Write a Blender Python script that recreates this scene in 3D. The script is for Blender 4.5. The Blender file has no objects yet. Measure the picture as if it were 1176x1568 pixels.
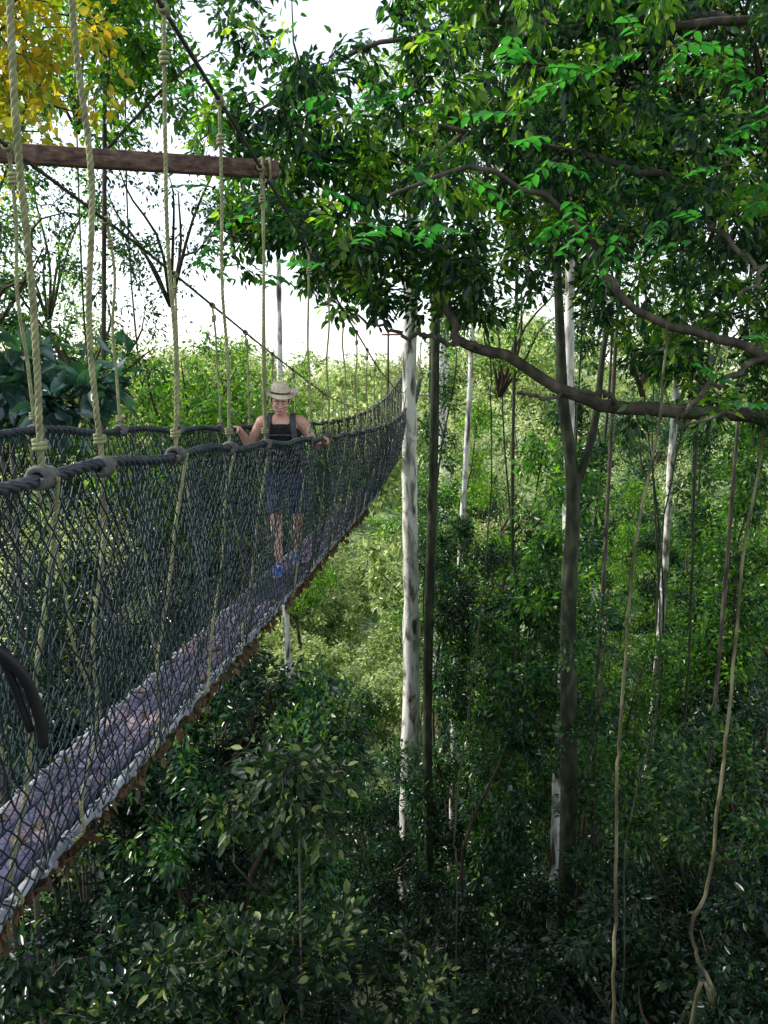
import bpy, math, numpy as np
from mathutils import Vector, Matrix
R = np.random.RandomState(7)
scene = bpy.context.scene
COL = scene.collection

# ------------------------------------------------------------------ helpers
def link(o, parent=None):
    COL.objects.link(o)
    if parent is not None: o.parent = parent
    return o
def empty(name, loc=(0,0,0)):
    e = bpy.data.objects.new(name, None); e.location = loc; e.empty_display_size=.3
    COL.objects.link(e); return e

class MB:
    """accumulates vertices / quads / tris"""
    def __init__(s): s.v=[]; s.q=[]; s.t=[]; s.n=0
    def add(s, V, Q=None, T=None):
        V=np.asarray(V,dtype=np.float32).reshape(-1,3)
        if Q is not None and len(Q): s.q.append(np.asarray(Q,dtype=np.int32).reshape(-1,4)+s.n)
        if T is not None and len(T): s.t.append(np.asarray(T,dtype=np.int32).reshape(-1,3)+s.n)
        s.v.append(V); s.n+=len(V)
    def mesh(s, name, mat, smooth=False):
        V=np.concatenate(s.v) if s.v else np.zeros((0,3),np.float32)
        Q=np.concatenate(s.q) if s.q else np.zeros((0,4),np.int32)
        T=np.concatenate(s.t) if s.t else np.zeros((0,3),np.int32)
        me=bpy.data.meshes.new(name)
        me.vertices.add(len(V)); me.vertices.foreach_set('co',V.ravel())
        idx=np.concatenate([Q.ravel(),T.ravel()]).astype(np.int32)
        me.loops.add(len(idx)); me.loops.foreach_set('vertex_index',idx)
        st=np.concatenate([np.arange(len(Q))*4, len(Q)*4+np.arange(len(T))*3]).astype(np.int32)
        me.polygons.add(len(st)); me.polygons.foreach_set('loop_start',st)
        me.update(calc_edges=True); me.validate()
        if smooth: me.polygons.foreach_set('use_smooth',np.ones(len(me.polygons),bool))
        me.materials.append(mat)
        return me
    def obj(s, name, mat, parent=None, smooth=False):
        return link(bpy.data.objects.new(name, s.mesh(name,mat,smooth)), parent)

def norm(a):
    return a/np.maximum(np.linalg.norm(a,axis=-1,keepdims=True),1e-9)

def prisms(B, A, C, ra, rc, n=3):
    A=np.asarray(A,float).reshape(-1,3); C=np.asarray(C,float).reshape(-1,3); m=len(A)
    if m==0: return
    ra=np.broadcast_to(ra,(m,)); rc=np.broadcast_to(rc,(m,))
    d=norm(C-A); ref=np.where(np.abs(d[:,2:3])>.9,np.array([[1.,0,0]]),np.array([[0,0,1.]]))
    s=norm(np.cross(d,ref)); t=np.cross(s,d)
    V=np.zeros((m,2*n,3))
    for k in range(n):
        a=2*math.pi*k/n; o=s*math.cos(a)+t*math.sin(a)
        V[:,k]=A+o*ra[:,None]; V[:,n+k]=C+o*rc[:,None]
    q=np.array([[k,(k+1)%n,n+(k+1)%n,n+k] for k in range(n)])
    Q=(np.arange(m)[:,None,None]*2*n+q[None]).reshape(-1,4)
    B.add(V.reshape(-1,3),Q)

def tube(B, pts, rad, n=8, cap=True):
    P=np.asarray(pts,float); m=len(P); rad=np.broadcast_to(rad,(m,))
    T=norm(np.gradient(P,axis=0))
    ref=np.array([0,0,1.]) if abs(T[0][2])<.8 else np.array([1.,0,0])
    s=ref-T[0]*np.dot(ref,T[0]); s/=np.linalg.norm(s)
    V=[]
    ang=np.arange(n)*2*math.pi/n
    for i in range(m):
        s=s-T[i]*np.dot(s,T[i]); s/=np.linalg.norm(s)+1e-9
        t=np.cross(T[i],s)
        V.append(P[i]+rad[i]*(np.cos(ang)[:,None]*s+np.sin(ang)[:,None]*t))
    V=np.concatenate(V)
    i=np.arange(m-1)[:,None]*n; k=np.arange(n)[None,:]; k2=(k+1)%n
    Q=np.stack([i+k,i+k2,i+n+k2,i+n+k],-1).reshape(-1,4)
    Tt=[]
    if cap:
        V=np.concatenate([V,P[:1],P[-1:]]); c0=m*n; c1=m*n+1
        for k in range(n):
            Tt.append([c0,(k+1)%n,k]); Tt.append([c1,(m-1)*n+k,(m-1)*n+(k+1)%n])
    B.add(V,Q,Tt)

def smooth_path(pts, n):
    P=np.asarray(pts,float); P=np.vstack([2*P[0]-P[1],P,2*P[-1]-P[-2]])
    out=[]; seg=len(P)-3
    for u in np.linspace(0,seg-1e-6,n):
        i=int(u); t=u-i; a,b,c,d=P[i:i+4]
        out.append(.5*((2*b)+(-a+c)*t+(2*a-5*b+4*c-d)*t*t+(-a+3*b-3*c+d)*t**3))
    return np.array(out)

def rope(B, path, r, pitch, strands=3, n=5, seglen=None):
    P=np.asarray(path,float); L=np.r_[0,np.cumsum(np.linalg.norm(np.diff(P,axis=0),axis=1))]
    tot=L[-1]; m=max(4,int(tot/(seglen or pitch/7)))
    S=np.linspace(0,tot,m); Q=np.stack([np.interp(S,L,P[:,k]) for k in range(3)],1)
    T=norm(np.gradient(Q,axis=0)); ref=np.array([0,0,1.]) if abs(T[0][2])<.8 else np.array([1.,0.2,0])
    s=norm(np.cross(T,ref[None])); t=np.cross(T,s)
    for k in range(strands):
        a=S/pitch*2*math.pi+k*2*math.pi/strands
        tube(B, Q+(np.cos(a)[:,None]*s+np.sin(a)[:,None]*t)*r*.5, r*.56, n)

def box(B, M, sx, sy, sz, bev=.0):
    def ring(xx):
        b=bev
        return [(xx,-sy+b,-sz),(xx,sy-b,-sz),(xx,sy,-sz+b),(xx,sy,sz-b),(xx,sy-b,sz),(xx,-sy+b,sz),(xx,-sy,sz-b),(xx,-sy,-sz+b)]
    V=np.array(ring(-sx)+ring(sx)+[(-sx,0,0),(sx,0,0)]); n=8
    V=np.array([tuple(M@Vector(v)) for v in V])
    Q=[[k,(k+1)%n,n+(k+1)%n,n+k] for k in range(n)]
    T=[[16,(k+1)%n,k] for k in range(n)]+[[17,n+k,n+(k+1)%n] for k in range(n)]
    B.add(V,Q,T)

# ------------------------------------------------------------------ materials
def newmat(name):
    m=bpy.data.materials.new(name); m.use_nodes=True; nt=m.node_tree; nt.nodes.clear()
    return m,nt,nt.nodes.new('ShaderNodeOutputMaterial')
def ramp(nt, fac, stops):
    r=nt.nodes.new('ShaderNodeValToRGB'); el=r.color_ramp.elements
    while len(el)>1: el.remove(el[-1])
    el[0].position=stops[0][0]; el[0].color=(*stops[0][1],1)
    for p,c in stops[1:]:
        e=el.new(p); e.color=(*c,1)
    nt.links.new(fac,r.inputs[0]); return r.outputs[0]
def leafmat(name, stops, trans=.4, tcol=(1.7,2.0,.45), rough=.27, spec=.5):
    m,nt,out=newmat(name)
    g=nt.nodes.new('ShaderNodeNewGeometry'); oi=nt.nodes.new('ShaderNodeObjectInfo')
    mx=nt.nodes.new('ShaderNodeMath'); mx.operation='MULTIPLY_ADD'; mx.inputs[1].default_value=.8
    mo=nt.nodes.new('ShaderNodeMath'); mo.operation='MULTIPLY'; mo.inputs[1].default_value=.2
    nt.links.new(oi.outputs['Random'],mo.inputs[0]); nt.links.new(g.outputs['Random Per Island'],mx.inputs[0]); nt.links.new(mo.outputs[0],mx.inputs[2])
    c=ramp(nt,mx.outputs[0],stops)
    p=nt.nodes.new('ShaderNodeBsdfPrincipled'); nt.links.new(c,p.inputs['Base Color'])
    p.inputs['Roughness'].default_value=rough; p.inputs['Specular IOR Level'].default_value=spec
    t=nt.nodes.new('ShaderNodeBsdfTranslucent')
    mul=nt.nodes.new('ShaderNodeMix'); mul.data_type='RGBA'; mul.blend_type='MULTIPLY'; mul.inputs[0].default_value=1
    mul.inputs[7].default_value=(*tcol,1); nt.links.new(c,mul.inputs[6]); nt.links.new(mul.outputs[2],t.inputs[0])
    mix=nt.nodes.new('ShaderNodeMixShader'); mix.inputs[0].default_value=trans
    nt.links.new(p.outputs[0],mix.inputs[1]); nt.links.new(t.outputs[0],mix.inputs[2]); nt.links.new(mix.outputs[0],out.inputs[0])
    return m
def noisemat(name, stops, scale=(4,4,4), detail=6, rough=.8, bump=.3, bumpscale=None, spec=.3, dist=0, metal=0):
    m,nt,out=newmat(name)
    tc=nt.nodes.new('ShaderNodeTexCoord'); mp=nt.nodes.new('ShaderNodeMapping'); mp.inputs['Scale'].default_value=scale
    nt.links.new(tc.outputs['Object'],mp.inputs[0])
    n=nt.nodes.new('ShaderNodeTexNoise'); n.inputs['Detail'].default_value=detail; n.inputs['Distortion'].default_value=dist; n.inputs['Scale'].default_value=1
    nt.links.new(mp.outputs[0],n.inputs[0])
    c=ramp(nt,n.outputs[0],stops)
    p=nt.nodes.new('ShaderNodeBsdfPrincipled'); nt.links.new(c,p.inputs['Base Color']); p.inputs['Roughness'].default_value=rough
    p.inputs['Specular IOR Level'].default_value=spec; p.inputs['Metallic'].default_value=metal
    if bump>0:
        b=nt.nodes.new('ShaderNodeBump'); b.inputs['Strength'].default_value=bump; b.inputs['Distance'].default_value=.02
        n2=nt.nodes.new('ShaderNodeTexNoise'); n2.inputs['Scale'].default_value=bumpscale or 3; n2.inputs['Detail'].default_value=5
        nt.links.new(mp.outputs[0],n2.inputs[0]); nt.links.new(n2.outputs[0],b.inputs['Height']); nt.links.new(b.outputs[0],p.inputs['Normal'])
    nt.links.new(p.outputs[0],out.inputs[0]); return m

M_leafdark=leafmat('leaf_dark',[(0,(.005,.030,.022)),(.5,(.014,.058,.027)),(.8,(.045,.13,.03)),(1,(.24,.36,.07))],.42)  # pale end of leaf_dark and leaf_mid ramps paints in sun-caught leaves
M_leafshade=leafmat('leaf_painted_shade',[(0,(.003,.014,.011)),(.6,(.007,.028,.016)),(.9,(.022,.06,.024)),(1,(.14,.22,.07))],.35)  # undergrowth shade painted into a darker leaf colour
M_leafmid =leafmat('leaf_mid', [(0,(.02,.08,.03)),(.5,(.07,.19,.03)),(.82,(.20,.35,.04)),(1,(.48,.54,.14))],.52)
M_leaffar =leafmat('leaf_painted_sun', [(0,(.03,.09,.035)),(.3,(.18,.30,.08)),(.65,(.52,.58,.26)),(1,(.78,.79,.58))],.5,(1.3,1.35,.85))  # sunlight painted into the colour, paler than real foliage
M_leafyel =leafmat('leaf_yellow',[(0,(.10,.24,.02)),(.45,(.30,.36,.03)),(1,(.62,.42,.04))],.5,(1.5,1.4,.4))
M_leafolive=leafmat('leaf_olive',[(0,(.004,.018,.009)),(.6,(.010,.030,.012)),(.85,(.03,.065,.018)),(.97,(.22,.25,.09))],.28,rough=.5,spec=.25)  # the few palest leaves are painted stand-ins for lit ones
M_leafbright=leafmat('leaf_bright',[(0,(.03,.18,.05)),(1,(.09,.34,.07))],.5,(1.2,1.6,.6),.3)
M_bark=noisemat('bark',[(.3,(.028,.024,.018)),(.5,(.07,.06,.045)),(.7,(.14,.12,.09))],(8,8,3),bump=.6,bumpscale=3)
M_barkmoss=noisemat('bark_mossy',[(.3,(.012,.018,.010)),(.5,(.03,.04,.02)),(.7,(.08,.08,.05))],(8,8,3),bump=.6,bumpscale=3)
M_barkpale=noisemat('bark_pale',[(.35,(.08,.07,.05)),(.44,(.38,.36,.31)),(.54,(.80,.78,.72))],(5,5,1.5),bump=.8,bumpscale=2,dist=.6)
M_twig=noisemat('twig',[(.3,(.03,.022,.015)),(.7,(.10,.075,.045))],bump=0)
M_wood=noisemat('old_timber',[(.3,(.04,.025,.02)),(.5,(.11,.065,.045)),(.68,(.2,.13,.1))],(2.5,40,40),bump=.6,bumpscale=1,rough=.75)
M_deck=noisemat('deck_timber',[(.3,(.03,.028,.07)),(.48,(.065,.058,.115)),(.6,(.11,.085,.14)),(.72,(.34,.23,.24))],(9,5,9),bump=.5,rough=.6)
M_rope=noisemat('hemp_rope',[(.3,(.15,.16,.08)),(.7,(.34,.35,.18))],(20,20,20),bump=0,rough=.85)
M_ropedark=noisemat('tarred_rope',[(.35,(.010,.014,.022)),(.65,(.035,.045,.06))],(15,15,15),bump=0,rough=.45,spec=.5)
M_lash=noisemat('lashing_rope',[(.3,(.10,.11,.14)),(.7,(.36,.38,.42))],(12,12,12),bump=0,rough=.6)
M_net=noisemat('netting',[(.35,(.004,.014,.018)),(.65,(.012,.032,.038))],(2,2,2),bump=0,rough=.5,spec=.35)
M_cable=noisemat('steel_cable',[(.3,(.02,.018,.016)),(.7,(.06,.055,.05))],(10,10,10),bump=0,rough=.5)

# ------------------------------------------------------------------ foliage tools
def leaves(B, P, D, L, wr=.22, hexa=True, flat=.6, r=R):
    n=len(P)
    if n==0: return
    up=np.array([[0,0,1.]])+r.normal(0,flat,(n,3)); D=norm(D)
    s=norm(np.cross(D,up)); nn=np.cross(s,D); L=np.broadcast_to(L,(n,))[:,None]; w=L*wr*(.8+.4*r.rand(n,1))
    tip=P+D*L-nn*L*.12
    if hexa:
        V=np.stack([P, P+D*L*.28+s*w*.85+nn*w*.25, P+D*L*.62+s*w*.8+nn*w*.15, tip, P+D*L*.62-s*w*.8+nn*w*.15, P+D*L*.28-s*w*.85+nn*w*.25],1)
        q=np.array([[0,1,2,3],[0,3,4,5]])
        B.add(V.reshape(-1,3),(np.arange(n)[:,None,None]*6+q[None]).reshape(-1,4))
    else:
        V=np.stack([P,P+D*L*.45+s*w+nn*w*.2,tip,P+D*L*.45-s*w+nn*w*.2],1)
        t=np.array([[0,1,2],[0,2,3]])
        B.add(V.reshape(-1,3),T=(np.arange(n)[:,None,None]*4+t[None]).reshape(-1,3))

def grow(WB, LB, nodes, targets, nleaf=36, L=.12, wr=.22, hexa=True, twig_r=.008, droop=.35, spread=.22, r=R, LB2=None, frac2=.4):
    nodes=np.asarray(nodes,float); targets=np.asarray(targets,float)
    d=np.array([np.min(np.linalg.norm(nodes-t,axis=1)) for t in targets])
    targets=targets[np.argsort(d)]
    N=np.zeros((len(nodes)+3*len(targets),3)); N[:len(nodes)]=nodes; c=len(nodes)
    A=[];C=[];ra=[];rc=[];TA=[];TB=[]
    for t in targets:
        dd=np.linalg.norm(N[:c]-t,axis=1); i=int(np.argmin(dd)); p=N[i].copy(); ln=dd[i]
        m1=p+(t-p)*.35+r.normal(0,.06*ln+.01,3)+np.array([0,0,.06*ln]); m2=p+(t-p)*.7+r.normal(0,.06*ln+.01,3)+np.array([0,0,.06*ln])
        pts=[p,m1,m2,t]; rr=[twig_r*(1+1.2*min(ln,2)),twig_r*(.9+.8*min(ln,2)),twig_r*.8,twig_r*.4]
        for k in range(3):
            A.append(pts[k]);C.append(pts[k+1]);ra.append(rr[k]);rc.append(rr[k+1])
        N[c:c+3]=[m1,m2,t]; c+=3
        TA.append(m1); TB.append(t)
    prisms(WB,A,C,np.array(ra),np.array(rc),3)
    TA=np.array(TA);TB=np.array(TB); k=len(TA)
    dirn=norm(TB-TA+r.normal(0,.05,(k,3)))
    nl=nleaf
    u=r.rand(k,nl,1)**.7
    side=r.normal(0,1,(k,nl,3)); side=norm(side)
    back=TB[:,None]-dirn[:,None]*(1-u)*np.minimum(np.linalg.norm(TB-TA,axis=1),.7)[:,None,None]
    P=back+side*spread*r.rand(k,nl,1)
    D=dirn[:,None]*.5+side*.8+np.array([0,0,-droop])
    LL=(L*(.6+.7*r.rand(k,nl)))
    if LB2 is None: leaves(LB,P.reshape(-1,3),D.reshape(-1,3),LL.ravel(),wr,hexa,r=r)
    else:
        q=r.rand(k)<frac2
        leaves(LB,P[~q].reshape(-1,3),D[~q].reshape(-1,3),LL[~q].ravel(),wr,hexa,r=r)
        leaves(LB2,P[q].reshape(-1,3),D[q].reshape(-1,3),LL[q].ravel(),wr,hexa,r=r)

def ell_targets(n, c, rad, r, shell=.5, clump=None):
    v=norm(r.normal(0,1,(n,3))); q=(shell+(1-shell)*r.rand(n,1))
    P=v*q*np.array(rad)
    if clump:
        K=norm(r.normal(0,1,(clump,3)))*np.array(rad)*(.55+.45*r.rand(clump,1))
        i=np.argmin(np.linalg.norm(P[:,None]-K[None],axis=2),axis=1)
        P=P*.45+K[i]*.55+r.normal(0,.12,P.shape)
    return P+np.array(c)

def crown_proto(name, seed, rad=(2.6,2.6,2.2), nt=200, nleaf=40, L=.15, mat=None, hexa=False, clump=26, shell=.45, wr=.24):
    r=np.random.RandomState(seed); WB=MB(); LB=MB(); nodes=[]
    for k in range(7):
        a=k*.9+r.rand()*.5; e=np.array([math.cos(a)*rad[0]*.6,math.sin(a)*rad[1]*.6,rad[2]*(.5+1.0*r.rand())])
        p=smooth_path([(0,0,-.3),e*np.array([.3,.3,.45])+r.normal(0,.12,3),e*np.array([.7,.7,.8])+r.normal(0,.15,3),e],9)
        tube(WB,p,np.linspace(.05,.012,9),5); nodes+=list(p[2:])
    T=ell_targets(nt,(0,0,rad[2]*.9),rad,r,shell,clump)
    grow(WB,LB,nodes,T,nleaf,L,wr,hexa,.007,r=r,spread=.3)
    return WB.mesh(name+'_branches',M_twig), LB.mesh(name+'_leaves',mat)
def column_proto(name, seed, h=9, rad=.8, nt=150, nleaf=40, L=.13, mat=None):
    r=np.random.RandomState(seed); WB=MB(); LB=MB()
    p=smooth_path([(0,0,0)]+[(r.normal(0,.3),r.normal(0,.3),h*k/4) for k in (1,2,3,4)],16)
    tube(WB,p,np.linspace(.05,.012,16),5)
    z=r.rand(nt)*h; a=r.rand(nt)*6.283; q=rad*(.3+.7*r.rand(nt))*(.5+.6*np.sin(z*1.7+seed)**2)
    T=np.stack([np.cos(a)*q,np.sin(a)*q,z],1)
    grow(WB,LB,p,T,nleaf,L,.24,False,.006,r=r,spread=.25)
    return WB.mesh(name+'_branches',M_twig), LB.mesh(name+'_leaves',mat)

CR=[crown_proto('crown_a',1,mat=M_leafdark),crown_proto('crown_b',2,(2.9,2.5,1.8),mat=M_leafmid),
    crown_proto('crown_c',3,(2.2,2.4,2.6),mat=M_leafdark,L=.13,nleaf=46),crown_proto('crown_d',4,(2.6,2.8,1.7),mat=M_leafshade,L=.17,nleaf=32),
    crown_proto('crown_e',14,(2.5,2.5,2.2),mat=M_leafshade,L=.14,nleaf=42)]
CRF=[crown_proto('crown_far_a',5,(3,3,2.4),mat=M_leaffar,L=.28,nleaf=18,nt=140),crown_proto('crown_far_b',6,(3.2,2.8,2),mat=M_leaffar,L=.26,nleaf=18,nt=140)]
CRS=[crown_proto('crown_sparse_a',8,(2.4,2.4,2.6),mat=M_leafmid,L=.12,nleaf=18,nt=170,clump=40),
     crown_proto('crown_sparse_b',9,(2.4,2.4,2.6),mat=M_leafdark,L=.12,nleaf=18,nt=170,clump=40),
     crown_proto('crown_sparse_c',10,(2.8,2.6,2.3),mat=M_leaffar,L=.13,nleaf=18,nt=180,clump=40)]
COLP=[column_proto('column_a',11,mat=M_leafdark),column_proto('column_b',12,8,1.0,150,mat=M_leafmid),column_proto('column_c',13,10,.9,150,mat=M_leafdark,L=.13,nleaf=34)]

def gz(x,y):
    x=np.asarray(x,float); y=np.asarray(y,float)
    z=-22+np.clip(y-35,0,None)*.11+np.clip(-x-8,0,60)*.12*np.clip((60-y)/60,0,1)
    z=z+.6*np.sin(x*.21+1)*np.cos(y*.17)+.25*np.sin(x*.9)*np.sin(y*.7+2)
    return z

def put(proto, parent, loc, s=1., rot=None, r=R):
    rot = r.rand()*6.283 if rot is None else rot
    sz=s*(.85+.3*r.rand()); rx,ry=r.normal(0,.08),r.normal(0,.08)
    for me,nm in zip(proto,('branches','leaves')):
        o=bpy.data.objects.new(nm,me); link(o,parent)
        o.location=loc; o.rotation_euler=(rx,ry,rot); o.scale=(s,s,sz)
def trunk(parent, x, y, ztop, rad, mat, lean=(0,0), wob=.5, r=R, name='trunk'):
    z0=float(gz(x,y))-.3; n=14; t=np.linspace(0,1,n)
    h=ztop-z0
    px=x+lean[0]*(t-1)+wob*(np.sin(t*8+r.rand()*6)*.5)*(1-t)*t*3; py=y+lean[1]*(t-1)+wob*np.cos(t*4+r.rand()*6)*.5*(1-t)*t*2
    B=MB(); rr=rad*(1-.45*t); rr[0]*=1.6; rr[1]*=1.1
    P=smooth_path(np.stack([px,py,z0+h*t],1),40); tube(B,P,np.interp(np.linspace(0,1,40),t,rr)*(1+.08*r.normal(0,1,40)),9)
    return B.obj(name,mat,parent,True)
def tree(x,y,zc,rad,proto,s=1.,mat=None,name='rainforest_tree',lean=(0,0),wob=.5):
    e=empty(name)
    trunk(e,x,y,zc+.4,rad,mat or M_bark,lean,wob)
    put(proto,e,(x,y,zc),s)
    return e

# ------------------------------------------------------------------ ground
B=MB(); xs=np.r_[-600,-300,-150,np.linspace(-80,80,110),150,300,600]; ys=np.r_[-300,-100,np.linspace(-30,140,120),220,400,800,1500]
X,Y=np.meshgrid(xs,ys); Z=gz(X,np.minimum(Y,140)); V=np.stack([X,Y,Z],-1).reshape(-1,3); nx=len(xs); ny=len(ys)
i,j=np.meshgrid(np.arange(ny-1),np.arange(nx-1),indexing='ij'); a=i*nx+j
B.add(V,np.stack([a,a+1,a+nx+1,a+nx],-1).reshape(-1,4))
m,nt,out=newmat('forest_floor')
tc=nt.nodes.new('ShaderNodeTexCoord'); n1=nt.nodes.new('ShaderNodeTexNoise'); n1.inputs['Scale'].default_value=2.5; n1.inputs['Detail'].default_value=8
nt.links.new(tc.outputs['Object'],n1.inputs[0])
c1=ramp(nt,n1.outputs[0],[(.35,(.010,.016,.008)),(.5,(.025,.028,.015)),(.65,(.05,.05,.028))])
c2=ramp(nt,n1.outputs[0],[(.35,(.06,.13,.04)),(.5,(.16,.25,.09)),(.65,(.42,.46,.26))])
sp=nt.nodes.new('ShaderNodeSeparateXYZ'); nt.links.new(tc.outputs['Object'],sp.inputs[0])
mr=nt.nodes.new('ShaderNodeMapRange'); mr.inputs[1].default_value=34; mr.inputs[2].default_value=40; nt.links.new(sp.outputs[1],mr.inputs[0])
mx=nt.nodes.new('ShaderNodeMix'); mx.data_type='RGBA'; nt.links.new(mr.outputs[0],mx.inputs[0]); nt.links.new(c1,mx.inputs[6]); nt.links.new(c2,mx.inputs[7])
p=nt.nodes.new('ShaderNodeBsdfPrincipled'); p.inputs['Roughness'].default_value=.9; nt.links.new(mx.outputs[2],p.inputs['Base Color']); nt.links.new(p.outputs[0],out.inputs[0])
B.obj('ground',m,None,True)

# ------------------------------------------------------------------ bridge
def zrail(y): return np.interp(y,[-1,2,3.4,5.4,7.8,12.4,16,20,25,30,35,40],[-.2,-.29,-.345,-.48,-.63,-.87,-.98,-1.02,-.92,-.68,-.36,.05])
def zdeck(y): return np.interp(y,[-1,2,4,7.3,12.4,16,20,25,30,35,40],[-1.55,-1.65,-1.74,-1.88,-2.1,-2.22,-2.27,-2.15,-1.9,-1.55,-1.15])
def xc(y): y=np.asarray(y,float); return -1.58+.089*np.minimum(y,14)+.070*np.maximum(y-14,0)
def zcab(y): return np.interp(y,[-1,0,3.4,5.1,8.3,12.5,16.8,20,25,30,35,40],[2.15,1.95,1.4,1.17,.64,.0,-.42,-.52,-.35,.15,.95,1.9])
bridge=empty('rope_suspension_bridge')
Y0,Y1=-.6,40.
yy=np.linspace(Y0,Y1,420)
def sm(f,y): return (f(y-.6)+f(y-.3)+f(y)+f(y+.3)+f(y+.6))/5
B=MB()
for sgn,dz in ((1,0),(-1,.09)):
    sagw=.012*np.sin(yy*5.3)
    P=np.stack([xc(yy)+sgn*.39,yy,sm(zrail,yy)+dz+sagw],1); near=yy<13
    rope(B,P[near],.021,.16,3,6,.03); rope(B,P[yy>12.9],.024,.3,2,5,.12)
B.obj('handrail_ropes',M_ropedark,bridge,True)
B=MB()
for sgn,dz in ((1,0),(-1,-.38)):
    P=np.stack([xc(yy)+sgn*.41,yy,sm(zcab,yy)+dz],1); tube(B,P,.010,6)
B.obj('main_cables',M_cable,bridge,True)
B=MB(); K=MB()
def coil(B,c,axis,r,rt,turns,w):
    axis=norm(np.array(axis,float)); ref=np.array([0,0,1.]) if abs(axis[2])<.8 else np.array([1.,0,0])
    s=norm(np.cross(axis,ref)); t=np.cross(axis,s); a=np.linspace(0,turns*2*math.pi,int(turns*10)); 
    P=np.array(c)+np.cos(a)[:,None]*s*r+np.sin(a)[:,None]*t*r+axis*((a/a[-1]-.5)*w)[:,None]
    tube(B,P,rt,5)
ysr=[1.0,1.7,2.28,2.68,3.39,4.2,5.0,6.55]+list(np.arange(7.5,39,1.05))
ysl=[1.2,2.2,3.0,3.75,4.7,5.7,6.7]+list(np.arange(7.7,39,1.05))
for sgn,dz,cz,ysx in ((1,0,0,ysr),(-1,.09,-.38,ysl)):
    for y in ysx:
        x=float(xc(y))+sgn*.39; zr=float(sm(zrail,np.array([y]))[0])+dz; yt=y+R.normal(0,.05)
        zt=float(sm(zcab,np.array([yt]))[0])+cz; xt=float(xc(yt))+sgn*.41
        zd=float(sm(zdeck,np.array([y]))[0])
        if zt>zr+.05:
            mid=[((x*(1-t)+xt*t)+R.normal(0,.010),(y*(1-t)+yt*t)+R.normal(0,.015),zr*(1-t)+zt*t) for t in (.25,.5,.75)]
            P=smooth_path([(x,y,zr)]+mid+[(xt,yt,zt)],30)
            if y<9: rope(B,P,.0105 if y<3 else .009,.07,3,5)
            else: tube(B,P,.008 if y<20 else .012,4)
            if y<12:
                coil(B,(xt,yt,zt),(0,1,-.15),.018,.007,3.2,.05); coil(B,P[26],(0,0,1),.014,.008,3,.05)
                coil(B,P[1]+np.array([0,0,.03]),(0,0,1),.016,.008,2.5,.03)
        d=[(float(xc(y))+sgn*(.39*(1-t)+.20*t+.015)+R.normal(0,.012),y+R.normal(0,.045),zr*(1-t)+zd*t) for t in (0,.2,.45,.7,.9,1)]
        d+= [(float(xc(y)),y+R.normal(0,.02),zd-.05)]
        P=smooth_path(d,34)
        if y<8: rope(B,P,.0075,.06,3,4)
        else: tube(B,P,.006,4)
        if y<12: coil(K,(x,y,zr),(0.09,1,-.05),.027,.011,4,.075)
        else: coil(K,(x,y,zr),(0,1,0),.03,.014,2,.05)
B.obj('suspender_ropes',M_rope,bridge,True)
K.obj('rope_knots',noisemat('knot_rope',[(.3,(.05,.055,.055)),(.7,(.16,.16,.14))],(20,20,20),bump=0),bridge,True)

def netside(sgn,dz,Bn,y0,y1,c,rows,rad):
    nc=int((y1-y0)/c); jj=np.arange(rows+1); ii=np.arange(nc+1)
    I,J=np.meshgrid(ii,jj,indexing='ij'); h=J/rows
    S=y0+(I+.5*(J%2))*c
    S=S+.022*np.sin(S*9+h*5+sgn)*np.sin(h*3.14)+.03*np.sin(S*2.3+h*8)*h
    w=.018*np.sin(S*5.1+h*3)+.012*np.sin(S*11.7-h*7)+R.normal(0,.0055,S.shape)
    zr=sm(zrail,S)+dz+.012*np.sin(S*5.3); zd=sm(zdeck,S)
    hz=h+.014*np.sin(S*7+h*9)*np.sin(h*3.14)
    x=xc(S)+sgn*(.39*(1-h)+.205*h+.05*np.sin(h*3.14)+w)
    z=zr*(1-hz)+zd*hz+R.normal(0,.004,S.shape)
    P=np.stack([x,S+R.normal(0,.004,S.shape),z],-1)
    A=[];C=[]
    for j in range(rows):
        a=P[:,j]; b=P[:,j+1]
        A.append(a);C.append(b)
        if j%2==0: A.append(a[1:]);C.append(b[:-1])
        else: A.append(a[:-1]);C.append(b[1:])
    A=np.concatenate(A);C=np.concatenate(C); prisms(Bn,A,C,rad,rad,3)
B=MB()
for sgn,dz in ((1,0),(-1,.09)):
    netside(sgn,dz,B,.2,9,.056,32,.0034)
    netside(sgn,dz,B,9,18,.075,26,.0045)
    netside(sgn,dz,B,18,40,.13,14,.007)
B.obj('safety_net',M_net,bridge)

B=MB(); y=Y0
while y<Y1:
    L=1.9
    for off in (-.10,0.0,.10):
        ym=y+L/2; z=float(sm(zdeck,np.array([ym]))[0]); z2=float(sm(zdeck,np.array([ym+.5]))[0]); 
        ang=math.atan2(z2-z,.5); yaw=math.atan(.089 if ym<14 else .07)
        Mx=Matrix.Translation((float(xc(ym))+off,ym,z+R.normal(0,.003)))@Matrix.Rotation(math.pi/2-yaw,4,'Z')@Matrix.Rotation(-ang,4,'Y')@Matrix.Rotation(R.normal(0,.02),4,'X')
        box(B,Mx,L/2-.006,.047,.014,.004)
    y+=L
B.obj('deck_planks',M_deck,bridge)
B=MB(); Lb=MB()
for sgn in (1,-1):
    P=np.stack([xc(yy)+sgn*.175,yy,sm(zdeck,yy)-.02],1); tube(B,P,.02,7)
    y=.6
    while y<22:
        y+=R.uniform(.12,.26)
        c=(float(xc(y))+sgn*.178,y,float(sm(zdeck,np.array([y]))[0])-.016)
        coil(Lb,c,(.09+R.normal(0,.12),1,R.normal(0,.12)),.024,.005+.004*R.rand(),1.3+2.4*R.rand(),.05)
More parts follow.
